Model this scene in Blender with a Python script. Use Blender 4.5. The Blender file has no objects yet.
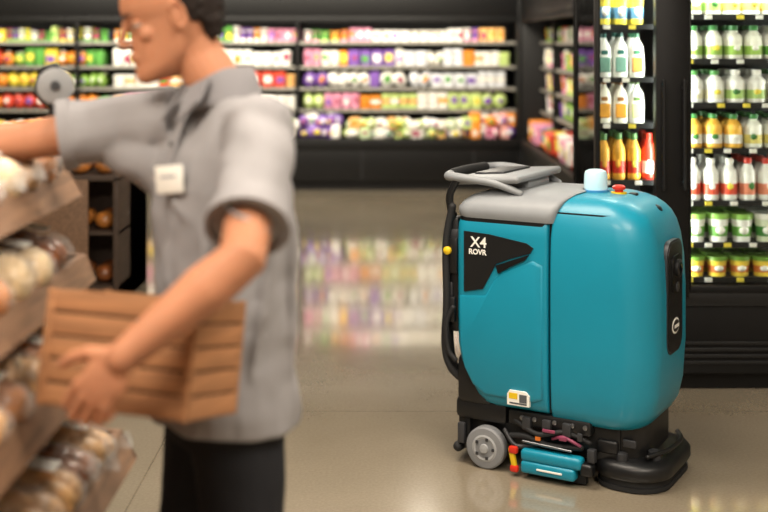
import bpy, bmesh, math, random
from mathutils import Vector, Matrix
random.seed(7)
sc = bpy.context.scene
try:
    sc.view_settings.view_transform = 'Standard'
except Exception:
    pass
V = Vector

def lin(h):
    h = h.lstrip('#')
    out = []
    for i in (0, 2, 4):
        c = int(h[i:i+2], 16)/255
        out.append(c/12.92 if c <= 0.04045 else ((c+0.055)/1.055)**2.4)
    return tuple(out)

MATS = {}
def mat(name, col, rough=0.5, metal=0.0, var=0.08, scale=12.0, bump=0.0, bscale=60.0, coat=0.0, emit=0.0, spec=0.5, stretch=None):
    if name in MATS: return MATS[name]
    m = bpy.data.materials.new(name); m.use_nodes = True
    nt = m.node_tree; N = nt.nodes; L = nt.links
    b = N['Principled BSDF']
    c = lin(col)
    tc = N.new('ShaderNodeTexCoord')
    mp = N.new('ShaderNodeMapping')
    L.new(tc.outputs['Object'], mp.inputs['Vector'])
    if stretch: mp.inputs['Scale'].default_value = stretch
    nz = N.new('ShaderNodeTexNoise'); nz.inputs['Scale'].default_value = scale
    nz.inputs['Detail'].default_value = 4
    L.new(mp.outputs['Vector'], nz.inputs['Vector'])
    rp = N.new('ShaderNodeValToRGB')
    rp.color_ramp.elements[0].position = 0.3; rp.color_ramp.elements[1].position = 0.7
    rp.color_ramp.elements[0].color = (*[max(0, x*(1-var)) for x in c], 1)
    rp.color_ramp.elements[1].color = (*[min(1, x*(1+var)) for x in c], 1)
    L.new(nz.outputs['Fac'], rp.inputs['Fac'])
    L.new(rp.outputs['Color'], b.inputs['Base Color'])
    b.inputs['Roughness'].default_value = rough
    b.inputs['Metallic'].default_value = metal
    b.inputs['Specular IOR Level'].default_value = spec
    b.inputs['Coat Weight'].default_value = coat
    b.inputs['Coat Roughness'].default_value = 0.12
    if emit > 0:
        b.inputs['Emission Color'].default_value = (*c, 1)
        b.inputs['Emission Strength'].default_value = emit
    if bump > 0:
        n2 = N.new('ShaderNodeTexNoise'); n2.inputs['Scale'].default_value = bscale
        L.new(mp.outputs['Vector'], n2.inputs['Vector'])
        bp = N.new('ShaderNodeBump'); bp.inputs['Strength'].default_value = bump
        bp.inputs['Distance'].default_value = 0.01
        L.new(n2.outputs['Fac'], bp.inputs['Height'])
        L.new(bp.outputs['Normal'], b.inputs['Normal'])
    MATS[name] = m
    return m

def glass_mat(name):
    m = bpy.data.materials.new(name); m.use_nodes = True
    nt = m.node_tree; nt.nodes.clear()
    o = nt.nodes.new('ShaderNodeOutputMaterial')
    t = nt.nodes.new('ShaderNodeBsdfTransparent'); t.inputs[0].default_value = (0.97, 0.99, 0.98, 1)
    g = nt.nodes.new('ShaderNodeBsdfGlossy'); g.inputs['Roughness'].default_value = 0.03
    mx = nt.nodes.new('ShaderNodeMixShader')
    fr = nt.nodes.new('ShaderNodeFresnel'); fr.inputs[0].default_value = 1.25
    nt.links.new(fr.outputs[0], mx.inputs[0]); nt.links.new(t.outputs[0], mx.inputs[1]); nt.links.new(g.outputs[0], mx.inputs[2])
    nt.links.new(mx.outputs[0], o.inputs[0])
    return m

# ------------------------------------------------------------ mesh builder
_rc = {}
def rbox_geo(size, r, seg=2):
    k = (tuple(round(s, 4) for s in size), round(r, 4), seg)
    if k in _rc: return _rc[k]
    bm = bmesh.new(); bmesh.ops.create_cube(bm, size=1)
    for v in bm.verts: v.co = V((v.co.x*size[0], v.co.y*size[1], v.co.z*size[2]))
    if r > 0:
        bmesh.ops.bevel(bm, geom=bm.edges[:], offset=min(r, min(size)*0.49), segments=seg, affect='EDGES', profile=0.5)
    vs = [v.co.copy() for v in bm.verts]
    bm.verts.index_update()
    fs = [[v.index for v in f.verts] for f in bm.faces]
    bm.free(); _rc[k] = (vs, fs)
    return _rc[k]

class MB:
    def __init__(s): s.v = []; s.f = []; s.m = []; s.mats = []
    def mi(s, m):
        if m not in s.mats: s.mats.append(m)
        return s.mats.index(m)
    def add(s, vs, fs, m, M=None):
        o = len(s.v); k = s.mi(m)
        for p in vs: s.v.append(tuple(M @ V(p)) if M else tuple(p))
        for f in fs: s.f.append([i+o for i in f]); s.m.append(k)
    def box(s, c, size, m, r=0.0, seg=2, rot=None, M=None):
        T = Matrix.Translation(V(c))
        if rot: T = T @ rot
        if M: T = M @ T
        vs, fs = rbox_geo(size, r, seg); s.add(vs, fs, m, T)
    def box2(s, a, b, m, r=0.0, M=None):
        c = [(a[i]+b[i])/2 for i in range(3)]; z = [abs(b[i]-a[i]) for i in range(3)]
        s.box(c, z, m, r, M=M)
    def rings(s, rings, m, cap0=True, cap1=True, M=None):
        n = len(rings[0]); vs = [p for r in rings for p in r]; fs = []
        for i in range(len(rings)-1):
            for j in range(n):
                k = (j+1) % n
                fs.append([i*n+j, i*n+k, (i+1)*n+k, (i+1)*n+j])
        if cap0: fs.append(list(range(n))[::-1])
        if cap1: fs.append([(len(rings)-1)*n+j for j in range(n)])
        s.add(vs, fs, m, M)
    def ell(s, c, r, m, basis=None, M=None, nu=16, nv=10, rot=None):
        vs = []; fs = []
        T = Matrix.Translation(V(c))
        if basis:
            R = Matrix((basis[0], basis[1], basis[2])).transposed().to_4x4(); T = T @ R
        if rot: T = T @ rot
        if M: T = M @ T
        vs.append(V((0, 0, -r[2])))
        for i in range(1, nv):
            a = -math.pi/2+math.pi*i/nv
            for j in range(nu):
                b = 2*math.pi*j/nu
                vs.append(V((r[0]*math.cos(a)*math.cos(b), r[1]*math.cos(a)*math.sin(b), r[2]*math.sin(a))))
        vs.append(V((0, 0, r[2])))
        for j in range(nu):
            k = (j+1) % nu
            fs.append([0, 1+k, 1+j])
            for i in range(nv-2):
                fs.append([1+i*nu+j, 1+i*nu+k, 1+(i+1)*nu+k, 1+(i+1)*nu+j])
            fs.append([1+(nv-2)*nu+j, 1+(nv-2)*nu+k, len(vs)-1])
        s.add(vs, fs, m, T)
    def tube(s, path, rad, m, seg=12, M=None, ends=True, sub=0):
        P = [V(p) for p in path]
        if not isinstance(rad, (list, tuple)): rad = [rad]*len(P)
        rad = list(rad)
        if sub:
            NP = []; NR = []
            for i in range(len(P)-1):
                p0 = P[max(i-1, 0)]; p1 = P[i]; p2 = P[i+1]; p3 = P[min(i+2, len(P)-1)]
                for k in range(sub):
                    t = k/sub
                    NP.append(0.5*((2*p1)+(-p0+p2)*t+(2*p0-5*p1+4*p2-p3)*t*t+(-p0+3*p1-3*p2+p3)*t**3))
                    NR.append(rad[i]*(1-t)+rad[i+1]*t)
            NP.append(P[-1]); NR.append(rad[-1]); P = NP; rad = NR
        rg = []; nrm = None
        for i, p in enumerate(P):
            t = (P[min(i+1, len(P)-1)]-P[max(i-1, 0)]).normalized()
            if nrm is None:
                nrm = t.orthogonal().normalized()
            else:
                nrm = (nrm-t*nrm.dot(t)).normalized()
            bn = t.cross(nrm)
            rg.append([p+(nrm*math.cos(2*math.pi*j/seg)+bn*math.sin(2*math.pi*j/seg))*rad[i] for j in range(seg)])
        s.rings(rg, m, M=M)
        if ends:
            s.ell(P[0], (rad[0]*.99,)*3, m, M=M, nu=seg, nv=8); s.ell(P[-1], (rad[-1]*.99,)*3, m, M=M, nu=seg, nv=8)
    def lathe(s, prof, c, m, seg=14, M=None, axis=None):
        T = Matrix.Translation(V(c))
        if axis: T = T @ V((0, 0, 1)).rotation_difference(V(axis)).to_matrix().to_4x4()
        if M: T = M @ T
        for i in range(len(prof)-1):
            a = prof[i]; b = prof[i+1]
            mm = b[2] if len(b) > 2 else m
            vs = []
            for q in (a, b):
                for j in range(seg):
                    t = 2*math.pi*j/seg
                    vs.append(V((q[0]*math.cos(t), q[0]*math.sin(t), q[1])))
            fs = [[j, (j+1) % seg, seg+(j+1) % seg, seg+j] for j in range(seg)]
            s.add(vs, fs, mm, T)
        for q, fl in ((prof[0], True), (prof[-1], False)):
            if q[0] > 1e-4:
                vs = [V((q[0]*math.cos(2*math.pi*j/seg), q[0]*math.sin(2*math.pi*j/seg), q[1])) for j in range(seg)]
                f = list(range(seg))
                s.add(vs, [f[::-1] if fl else f], (q[2] if len(q) > 2 else m), T)
    def poly(s, pts, d, m, M=None):
        s.rings([[V(p) for p in pts], [V(p)+V(d) for p in pts]], m, M=M)
    def build(s, name, parent=None, smooth=True, merge=True, ang=38):
        me = bpy.data.meshes.new(name)
        me.from_pydata(s.v, [], s.f)
        for m in s.mats: me.materials.append(m)
        me.polygons.foreach_set('material_index', s.m)
        bm = bmesh.new(); bm.from_mesh(me)
        if merge: bmesh.ops.remove_doubles(bm, verts=bm.verts[:], dist=1e-5)
        bmesh.ops.recalc_face_normals(bm, faces=bm.faces[:])
        bm.to_mesh(me); bm.free()
        if smooth:
            me.polygons.foreach_set('use_smooth', [True]*len(me.polygons))
            try: me.set_sharp_from_angle(angle=math.radians(ang))
            except Exception: pass
        ob = bpy.data.objects.new(name, me); sc.collection.objects.link(ob)
        if parent: ob.parent = parent
        return ob

def empty(name, M=None):
    e = bpy.data.objects.new(name, None); sc.collection.objects.link(e)
    e.empty_display_size = 0.2
    if M is not None: e.matrix_world = M
    return e

def area(name, loc, target, sx, sy, power, col='#ffffff', parent=None):
    l = bpy.data.lights.new(name, 'AREA'); l.shape = 'RECTANGLE'; l.size = sx; l.size_y = sy
    l.energy = power; l.color = lin(col)
    o = bpy.data.objects.new(name, l); sc.collection.objects.link(o)
    o.location = loc
    d = V(target)-V(loc)
    o.rotation_euler = d.to_track_quat('-Z', 'Y').to_euler()
    if parent: o.parent = parent
    return o

# ------------------------------------------------------------ materials
BLACK = mat('black_plastic', '#101113', 0.42, var=0.15)
BLKM = mat('black_case_metal', '#0a0a0b', 0.5, var=0.15, spec=0.3)
DARK = mat('case_interior_dark', '#1c1d1f', 0.6)
GREYD = mat('dark_grey_metal', '#3a3b3e', 0.45, metal=0.3)
STRIP = mat('price_strip', '#8f8c84', 0.5, var=0.35, scale=30)
WHITE = mat('white_label', '#f0efe8', 0.45, var=0.03)
LED = mat('led_strip', '#fff6e6', 0.4, emit=1.6, var=0.0)
GLASS = glass_mat('clear_glass')

# ------------------------------------------------------------ room shell
def floor_mat():
    m = bpy.data.materials.new('polished_concrete'); m.use_nodes = True
    nt = m.node_tree; N = nt.nodes; L = nt.links; b = N['Principled BSDF']
    tc = N.new('ShaderNodeTexCoord')
    n1 = N.new('ShaderNodeTexNoise'); n1.inputs['Scale'].default_value = 1.1; n1.inputs['Detail'].default_value = 6
    n2 = N.new('ShaderNodeTexNoise'); n2.inputs['Scale'].default_value = 90; n2.inputs['Detail'].default_value = 3
    for n in (n1, n2): L.new(tc.outputs['Object'], n.inputs['Vector'])
    r = N.new('ShaderNodeValToRGB')
    r.color_ramp.elements[0].position = 0.3; r.color_ramp.elements[1].position = 0.72
    r.color_ramp.elements[0].color = (*lin('#8b806d'), 1); r.color_ramp.elements[1].color = (*lin('#9d917e'), 1)
    L.new(n1.outputs['Fac'], r.inputs['Fac'])
    mx = N.new('ShaderNodeMixRGB'); mx.blend_type = 'OVERLAY'; mx.inputs['Fac'].default_value = 0.22
    L.new(r.outputs['Color'], mx.inputs[1]); L.new(n2.outputs['Fac'], mx.inputs[2])
    br = N.new('ShaderNodeTexBrick'); br.offset = 0.0
    br.inputs['Scale'].default_value = 1.0
    br.inputs['Brick Width'].default_value = 3.1; br.inputs['Row Height'].default_value = 3.1
    br.inputs['Mortar Size'].default_value = 0.004
    br.inputs['Color1'].default_value = (1, 1, 1, 1); br.inputs['Color2'].default_value = (1, 1, 1, 1); br.inputs['Mortar'].default_value = (0.7, 0.68, 0.65, 1)
    mp = N.new('ShaderNodeMapping'); mp.inputs['Location'].default_value = (0.9, 0.9, 0)
    L.new(tc.outputs['Object'], mp.inputs['Vector']); L.new(mp.outputs['Vector'], br.inputs['Vector'])
    m2 = N.new('ShaderNodeMixRGB'); m2.blend_type = 'MULTIPLY'; m2.inputs['Fac'].default_value = 1
    L.new(mx.outputs[0], m2.inputs[1]); L.new(br.outputs['Color'], m2.inputs[2])
    L.new(m2.outputs[0], b.inputs['Base Color'])
    mr = N.new('ShaderNodeMapRange'); mr.inputs[3].default_value = 0.10; mr.inputs[4].default_value = 0.20
    L.new(n1.outputs['Fac'], mr.inputs[0]); L.new(mr.outputs[0], b.inputs['Roughness'])
    b.inputs['Coat Weight'].default_value = 1.0; b.inputs['Coat Roughness'].default_value = 0.07
    b.inputs['Coat IOR'].default_value = 1.55
    return m
WALLM = mat('dark_wall_paint', '#1a1917', 0.8)
WALLL = mat('store_wall_paint', '#8d877c', 0.8)
CEIL = mat('ceiling_tile', '#8f8c86', 0.85, bump=0.2)
XL, XR, YF, YB, H = -5.2, 3.6, -2.0, 14.2, 3.4
def slab(name, a, b, m):
    q = MB(); q.box2(a, b, m); return q.build(name, smooth=False)
slab('floor', (XL, YF, -0.1), (XR, YB, 0), floor_mat())
slab('ceiling', (XL, YF, H), (XR, YB, H+0.1), CEIL)
slab('wall_back', (XL, YB, 0), (XR, YB+0.1, H), WALLM)
slab('wall_front', (XL, YF-0.1, 0), (XR, YF, H), WALLL)
slab('wall_left', (XL-0.1, YF, 0), (XL, YB, H), WALLL)
slab('wall_right', (XR, YF, 0), (XR+0.1, YB, H), WALLL)

# ------------------------------------------------------------ products
PAL = ['#ece8dc', '#86b04a', '#e88f2e', '#7a55a8', '#e2cb44', '#d04a34', '#f6f2ea', '#d992ac', '#589a44', '#efb872', '#c2d884', '#b07f4e', '#f4eee4', '#dde0e5']
def pm(h): return mat('package_'+h[1:], h, 0.35, var=0.12, scale=25)
LABS = ['#f6f2ea', '#f6f2ea', '#f6f2ea', '#ecd850', '#589a44', '#9b3f5a', '#7a55a8', '#e88f2e']

def item(mb, M, kind, c, ww, depth, hh, col, front):
    if kind == 'box':
        mb.box(c, (ww*0.92, depth, hh), pm(col), 0.012, 1, M=M, rot=Matrix.Rotation(random.uniform(-.12, .12), 4, 'Z'))
        if front: mb.box((c[0]+random.uniform(-.01, .01), c[1]-depth/2-0.002, c[2]+random.uniform(-.1, .1)*hh), (ww*random.uniform(.35, .7), 0.01, hh*random.uniform(.25, .5)), pm(random.choice(LABS)), 0.002, 1, M=M)
    elif kind == 'bag':
        R = Matrix.Rotation(random.uniform(-.5, .5), 4, 'Y')
        mb.ell((c[0], c[1], c[2]-.02*hh), (ww*0.56, depth*0.5, hh*0.50), pm(col), M=M, nu=10, nv=7, rot=R)
        if front: mb.box((c[0], c[1]-depth*.46, c[2]), (ww*random.uniform(.3, .6), 0.03, hh*random.uniform(.2, .45)), pm(random.choice(LABS)), 0.012, 1, M=M, rot=R)
        mb.box((c[0]+random.uniform(-.02, .02), c[1], c[2]+hh*.40), (ww*.5, .02, hh*.2), pm(random.choice(['#f6f2ea', col])), .006, 1, M=M, rot=R)
    elif kind == 'cup':
        r = min(ww*.46, depth*.5)
        l = pm(random.choice(LABS)); b = pm(col)
        mb.lathe([(r*.8, 0), (r*.86, hh*.25, b), (r*.95, hh*.7, l), (r, hh*.8, b), (r*1.05, hh*.82, b), (r*1.05, hh*.95, l), (r*.9, hh*.97, l)], (c[0], c[1], c[2]-hh/2), b, seg=10, M=M)
    else:
        n = 3
        for k in range(n):
            mb.box((c[0]+random.uniform(-.005, .005), c[1], c[2]-hh/2+hh*(k+.5)/n), (ww*.95, depth, hh/n*.85), pm(col if k % 2 == 0 else random.choice([col, '#f6f2ea', '#efb872'])), 0.01, 1, M=M)

def stock(mb, M, u0, u1, z, h, w, depth, pal, kinds='box', rows=2, v0=0.05):
    u = u0
    kinds = kinds.split('+')
    while u < u1-w*0.6:
        col = random.choice(pal); n = random.randint(1, 4); kind = random.choice(kinds)
        hh = h*random.uniform(0.72, 1.0); ww = w*random.uniform(0.8, 1.25)
        for i in range(n):
            if u+ww > u1: u = u1; break
            for r in range(rows):
                item(mb, M, kind, (u+ww/2, v0+depth/2+r*(depth+0.01)+random.uniform(0, .015), z+hh/2), ww, depth, hh, col, r == 0)
            u += ww

def clump(mb, M, u0, u1, z, h, pal, v0):
    n = int((u1-u0)/0.055)
    for k in range(n):
        u = u0+.05+(u1-u0-.1)*k/max(1, n-1)
        for lay in range(2):
            hh = random.uniform(.10, .15)*h/.27
            item(mb, M, random.choice(['bag', 'bag', 'box']), (u+random.uniform(-.02, .02), v0+.09+random.uniform(0, .14), z+hh*.5+lay*h*.42), random.uniform(.09, .15), .14, hh, random.choice(pal), True)

def multideck(name, M, length, seed, rowspec):
    random.seed(seed)
    e = empty(name)
    q = MB()
    D = 0.85
    q.box2((0, 0.04, 0), (length, D, 0.10), BLKM, M=M)
    q.box2((0, 0, 0.09), (length, D, 0.50), BLKM, 0.02, M=M)
    q.box2((0, -0.015, 0.44), (length, 0.05, 0.56), BLKM, 0.015, M=M)
    for k in range(int(length/1.22)+1):
        q.box2((k*1.22-0.004, -0.006, 0.1), (k*1.22+0.004, 0.02, 0.44), GREYD, M=M)
    q.box2((0, D-0.06, 0.5), (length, D, 2.3), DARK, M=M)
    q.box2((0, 0, 1.88), (length, D, 2.32), BLKM, 0.015, M=M)
    q.box2((0, 0, 1.83), (length, 0.03, 1.90), BLKM, 0.006, M=M)
    q.box2((0, 0.12, 1.868), (length, 0.17, 1.882), LED, M=M)
    for z in (0.87, 1.11, 1.35, 1.62):
        q.box2((0, 0.22, z-0.022), (length, D-0.05, z), GREYD, M=M)
        q.box2((0, 0.205, z-0.030), (length, 0.222, z+0.002), STRIP, 0.003, M=M)
        q.box2((0, 0.24, z-0.03), (length, 0.255, z-0.021), LED, M=M)
    for k in (0, length):
        q.box2((k-0.02, 0, 0.0), (k+0.02, D, 2.32), BLKM, 0.008, M=M)
    k = length-2.44
    while k > 0.3:
        q.box2((k-0.02, 0.18, 0.55), (k+0.02, D-0.05, 1.85), BLKM, M=M); k -= 2.44
    q.build('case_body', e)
    p = MB()
    for (z, segs) in rowspec:
        for (a, b, kind, h, w, pal) in segs:
            if kind == 'clump': clump(p, M, a, b, z, h, pal, .06)
            else: stock(p, M, a, b, z, h, w, 0.13 if z > 0.6 else 0.17, pal, kind, 2, 0.235 if z > 0.6 else 0.06)
    p.build('packaged_groceries', e, merge=False)
    return e

W_, G_, O_, P_, Y_, R_, W2, K_, G2, T_, L_, B_, W3, S_ = PAL
LEN = 6.6
MBK = Matrix.Translation((1.48-LEN, 13.1, 0))
def U(px): return (px-384)*13.3/1200-(1.48-LEN)
E = LEN-.05
rows_back = [
    (1.62, [(0.05, U(110), 'box+cup', 0.17, 0.08, [Y_, G_, G2, O_, L_]), (U(112), U(300), 'box+cup', 0.19, 0.08, [G2, L_, W2, K_, W_]), (U(303), E, 'box+cup+tray', 0.17, 0.10, [K_, W2, L_, W_, T_, W2, G_])]),
    (1.35, [(0.05, U(110), 'bag+box', 0.20, 0.12, [G2, Y_, G_, O_, R_]), (U(112), U(300), 'tray+box', 0.20, 0.11, [T_, W2, O_, W_, W2]), (U(303), E, 'box+bag+tray', 0.21, 0.11, [W2, P_, O_, S_, K_, L_, W_, B_])]),
    (1.11, [(0.05, U(110), 'bag', 0.19, 0.11, [O_, R_, G_, Y_]), (U(112), U(300), 'tray+box', 0.19, 0.12, [O_, W2, T_, W_, R_]), (U(303), U(410), 'box+bag', 0.20, 0.13, [P_, O_, R_, W2, P_]), (U(410), E, 'box+tray+bag', 0.20, 0.12, [W2, L_, G_, T_, S_, W_])]),
    (0.87, [(0.05, U(110), 'bag', 0.19, 0.12, [R_, O_, G2]), (U(112), U(300), 'tray+bag', 0.19, 0.11, [O_, W2, K_, T_]), (U(303), E, 'box+bag+tray', 0.20, 0.12, [P_, W2, O_, K_, W_, L_, G_, P_])]),
    (0.55, [(0.05, U(230), 'clump', 0.22, 0, [T_, O_, W2, Y_]), (U(232), U(300), 'clump', 0.25, 0, [W2, O_, P_, G_]), (U(300), U(342), 'clump', 0.29, 0, [P_, '#8d6fc0', P_, W2]), (U(345), U(470), 'clump', 0.25, 0, [W2, L_, S_, '#c7d9b0', W_, T_]), (U(470), E, 'clump', 0.30, 0, [K_, '#e7a7a0', O_, P_, W2])]),
]
multideck('open_produce_refrigerator', MBK, LEN, 3, rows_back)
LS = 6.0
MSD = Matrix.Translation((1.50, 13.08, 0)) @ Matrix.Rotation(-math.pi/2, 4, 'Z')
rows_side = [(z, [(0.05, LS-0.05, 'box+cup', h, 0.11, pal)]) for z, h, pal in (
    (1.62, 0.17, [R_, W2, Y_, G_]), (1.35, 0.20, [W2, K_, P_, G_, T_]), (1.11, 0.19, [W2, L_, O_, K_]), (0.87, 0.19, [G_, W2, P_, O_]), (0.55, 0.24, [R_, K_, W2, O_]))]
multideck('open_dairy_refrigerator', MSD, LS, 11, rows_side)

# ------------------------------------------------------------ glass door refrigerator
def glass_fridge():
    random.seed(21)
    e = empty('glass_door_refrigerator')
    X0, X1, Y0, Y1 = 0.985, 3.5, 5.6, 6.25
    q = MB()
    q.box2((X0, Y0+0.05, 0), (X1, Y1, 0.10), BLKM)
    q.box2((X0, Y0, 0.08), (X1, Y1, 0.46), BLKM, 0.012)
    for z in (0.13, 0.16, 0.19, 0.22): q.box2((X0+0.06, Y0-0.008, z), (X1-0.06, Y0+0.01, z+0.014), BLACK, 0.003)
    q.box2((X0, Y0-0.012, 0.40), (X1, Y0+0.02, 0.47), BLACK, 0.006)
    q.box2((X0, Y1-0.05, 0.4), (X1, Y1, 2.25), DARK)
    q.box2((X0, Y0, 2.05), (X1, Y1, 2.4), BLKM, 0.012)
    posts = [(X0, X0+0.022), (1.265, 1.42), (2.10, 2.20), (2.85, 2.95), (X1-0.05, X1)]
    for a, b in posts:
        q.box2((a, Y0-0.02, 0.44), (b, Y0+0.04, 2.07), BLKM, 0.006)
    q.box2((X0, Y1-0.06, 0.44), (X0+0.03, Y1, 2.07), BLKM, 0.006)
    q.box2((X1-0.05, Y0, 0.44), (X1, Y1, 2.07), BLKM)
    doors = [(X0+0.022, 1.265), (1.42, 2.10), (2.20, 2.85), (2.95, X1-0.05)]
    for i, (a, b) in enumerate(doors):
        for z in (0.46, 2.03): q.box2((a, Y0-0.015, z), (b, Y0+0.02, z+0.035), BLKM, 0.005)
        if i:
            q.box2((a, Y0-0.015, 0.47), (a+0.012, Y0+0.02, 2.05), BLKM, 0.004)
        xh = a-.03 if i else b+.03
        q.tube([(xh, Y0-0.05, 0.95), (xh, Y0-0.05, 1.45)], 0.008, BLACK)
        for z in (0.98, 1.42): q.tube([(xh, Y0-0.05, z), (xh, Y0-0.005, z)], 0.007, BLACK, ends=False)
    q.box2((1.32, Y0+0.05, 0.46), (1.36, Y1-0.04, 2.05), BLKM)
    sh1 = [0.50, 0.72, 0.976, 1.243, 1.46, 1.71]
    sh2 = [0.518, 0.682, 0.878, 1.126, 1.34, 1.547, 1.757]
    for z in sh1:
        q.box2((X0+0.02, Y0+0.07, z-0.012), (1.32, Y1-0.05, z), GREYD)
        q.box2((X0+0.02, Y0+0.06, z-0.020), (1.32, Y0+0.07, z+0.004), BLACK)
    for z in sh2:
        q.box2((1.36, Y0+0.07, z-0.012), (X1-0.05, Y1-0.05, z), GREYD)
        q.box2((1.36, Y0+0.06, z-0.022), (X1-0.05, Y0+0.07, z+0.004), BLACK)
    for zs, a, b in ((sh1, 1.05, 1.26), (sh2, 1.44, 3.4)):
        for z in zs:
            x = a
            while x < b:
                q.box((x, Y0+0.057, z-0.009), (0.034, 0.004, 0.020), random.choice([WHITE, WHITE, WHITE, pm('#ecd850')]))
                x += random.choice([0.09, 0.12, 0.15])
    q.build('cabinet', e)
    g = MB()
    for a, b in doors: g.box2((a, Y0, 0.48), (b, Y0+0.008, 2.04), GLASS)
    g.box2((X0+0.01, Y0+0.04, 0.46), (X0+0.018, Y1-0.06, 2.05), GLASS)
    g.build('glass_panes', e, smooth=False)
    p = MB()
    def bottle(x, y, z, h, r, body, label, cap):
        b = pm(body); l = pm(label); c = pm(cap)
        p.lathe([(r*0.9, 0), (r, 0.008, b), (r, h*0.14, b), (r*1.01, h*0.15, l), (r*1.01, h*0.40, l), (r, h*0.41, b), (r, h*.58, b), (r*0.90, h*0.68, b), (r*0.5, h*0.82, b), (r*0.42, h*0.85, b), (r*0.50, h*0.86, c), (r*0.50, h*0.99, c), (r*0.3, h, c)], (x, y, z), b, seg=12)
        p.ell((x+random.uniform(-.008, .008), y-r*.86, z+h*.34), (r*.42, r*.22, h*.10), pm(random.choice(['#f6f2ea', '#ecd850', '#3f7a3a', body])), nu=8, nv=6)
    def tub(x, y, z, h, r, body, label, cap):
        b = pm(body); l = pm(label); c = pm(cap)
        p.lathe([(r*0.8, 0), (r*0.83, h*0.2, b), (r*0.89, h*0.55, l), (r*0.95, h*0.80, b), (r*1.03, h*0.82, c), (r*1.03, h, c)], (x, y, z), b, seg=14)
        p.ell((x, y-r*.78, z+h*.42), (r*.45, r*.2, h*.16), pm('#f6f2ea'), nu=8, nv=6)
    def pouch(x, y, z, h, r, body, label, cap):
        p.rings([[V((x+r*k*math.cos(t), y+r*d*math.sin(t), z+h*zz)) for t in [2*math.pi*j/10 for j in range(10)]] for zz, k, d in ((0, .9, .5), (.1, 1, .55), (.5, 1, .4), (.75, .85, .25), (.88, .5, .15), (.93, .32, .15), (1, .30, .15))], pm(body))
        p.box((x, y-r*0.44, z+h*0.32), (r*1.4, 0.012, h*0.36), pm(label), 0.003, 1)
        p.box((x, y-r*0.36, z+h*0.62), (r*.9, 0.010, h*0.1), pm(cap), 0.003, 1)
        p.lathe([(r*0.3, 0), (r*0.3, 0.02)], (x, y, z+h*0.98), pm(cap), seg=8)
    def fill(fn, z, h, r, a, b, combos):
        x = a+r
        while x+r <= b:
            cmb = random.choice(combos); n = random.randint(2, 3)
            for _ in range(n):
                if x+r > b: break
                for k in range(3):
                    fn(x, Y0+0.13+k*(2*r+0.012), z, h*random.uniform(.97, 1.0), r, *cmb)
                x += 2*r+0.006
    for z, fn, h, r, cm in (
        (1.757, bottle, 0.16, 0.043, [('#f6f4ea', '#dcc06a', '#ece8dc'), ('#f2ecdc', '#9fc46a', '#f6f2ea')]),
        (1.547, bottle, 0.165, 0.045, [('#f8f6ee', '#6fae4c', '#f6f2ea'), ('#f4f4e6', '#9cc45a', '#3f8444')]),
        (1.34, bottle, 0.16, 0.047, [('#f8f6ee', '#ece8c8', '#4f8f4a'), ('#f8f6ee', '#afd07a', '#f6f2ea')]),
        (1.126, bottle, 0.165, 0.045, [('#f8f6ee', '#5fa056', '#ecd04a'), ('#f4f6e8', '#e4d67a', '#3f8444'), ('#f0b84a', '#f8f6ee', '#3f8444')]),
        (0.878, bottle, 0.205, 0.041, [('#e9c9b8', '#d23c24', '#d23c24'), ('#f8f6ee', '#e0563c', '#f6f2ea'), ('#d8452f', '#f6ece0', '#f6f2ea'), ('#f8f6ee', '#e08a6c', '#c43424')]),
        (0.682, tub, 0.135, 0.053, [('#f8f6ee', '#6fae4c', '#8fc05a'), ('#e8f0d4', '#4f9448', '#f6f2ea')]),
        (0.518, tub, 0.095, 0.051, [('#d4de5a', '#7aae4a', '#f6f2ea'), ('#f0d04a', '#d67a3a', '#6f9a3c')])):
        fill(fn, z, h, r, 1.43, 2.09, cm); fill(fn, z, h, r, 2.2, 3.42, cm)
    for z, fn, h, r, cm in (
        (1.71, tub, 0.16, 0.036, [('#7fb0c8', '#e8845a', '#f6f2ea'), ('#e2cc4a', '#5f8fb0', '#f6f2ea')]),
        (1.46, pouch, 0.20, 0.036, [('#f6f4ea', '#d89048', '#3f7b5a'), ('#f0f2ec', '#6f9a8c', '#2f6b64')]),
        (1.243, pouch, 0.19, 0.036, [('#f0ecdc', '#e09e3c', '#9b6b3a'), ('#f0f2ec', '#c8d48c', '#5f7b44')]),
        (0.976, bottle, 0.225, 0.033, [('#d23020', '#f0c44a', '#f6f2ea'), ('#e2a63a', '#c43424', '#4f7b44'), ('#d23020', '#f8f6ee', '#d23020')]),
        (0.72, tub, 0.16, 0.042, [('#f8f6ee', '#e0903c', '#f6f2ea')]),
        (0.50, tub, 0.14, 0.042, [('#f8f6ee', '#6fae4c', '#f6f2ea')])):
        fill(fn, z, h, r, X0+.03, 1.31, cm)
    p.build('bottles_and_tubs', e, merge=False)
    for i, (x, w, s) in enumerate(((1.15, 0.24, 9), (1.76, 0.55, 16), (2.52, 0.55, 14), (3.2, 0.4, 10))):
        area('fridge_lamp_%d' % i, (x, Y0+0.055, 2.03), (x, Y0+0.35, 0.9), w, 0.03, s, '#fbfff4', e)
    for i, (x, tx) in enumerate(((1.30, 1.12), (1.375, 1.75), (2.125, 1.80), (2.175, 2.5), (2.875, 2.55), (2.925, 3.2))):
        area('fridge_tube_%d' % i, (x, Y0+0.045, 1.25), (tx, Y0+0.2, 1.25), 0.02, 1.45, 10, '#fbfff4', e)
glass_fridge()

# ------------------------------------------------------------ floor scrubber robot
def ring(x0, x1, hw, rr, rf, z, n=6):
    pts = []
    for cx, cy, r, a0 in ((x1-rf, hw-rf, rf, 0), (x0+rr, hw-rr, rr, 90), (x0+rr, -hw+rr, rr, 180), (x1-rf, -hw+rf, rf, 270)):
        for k in range(n+1):
            a = math.radians(a0+90*k/n)
            pts.append(V((cx+r*math.cos(a), cy+r*math.sin(a), z)))
    return pts

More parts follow.
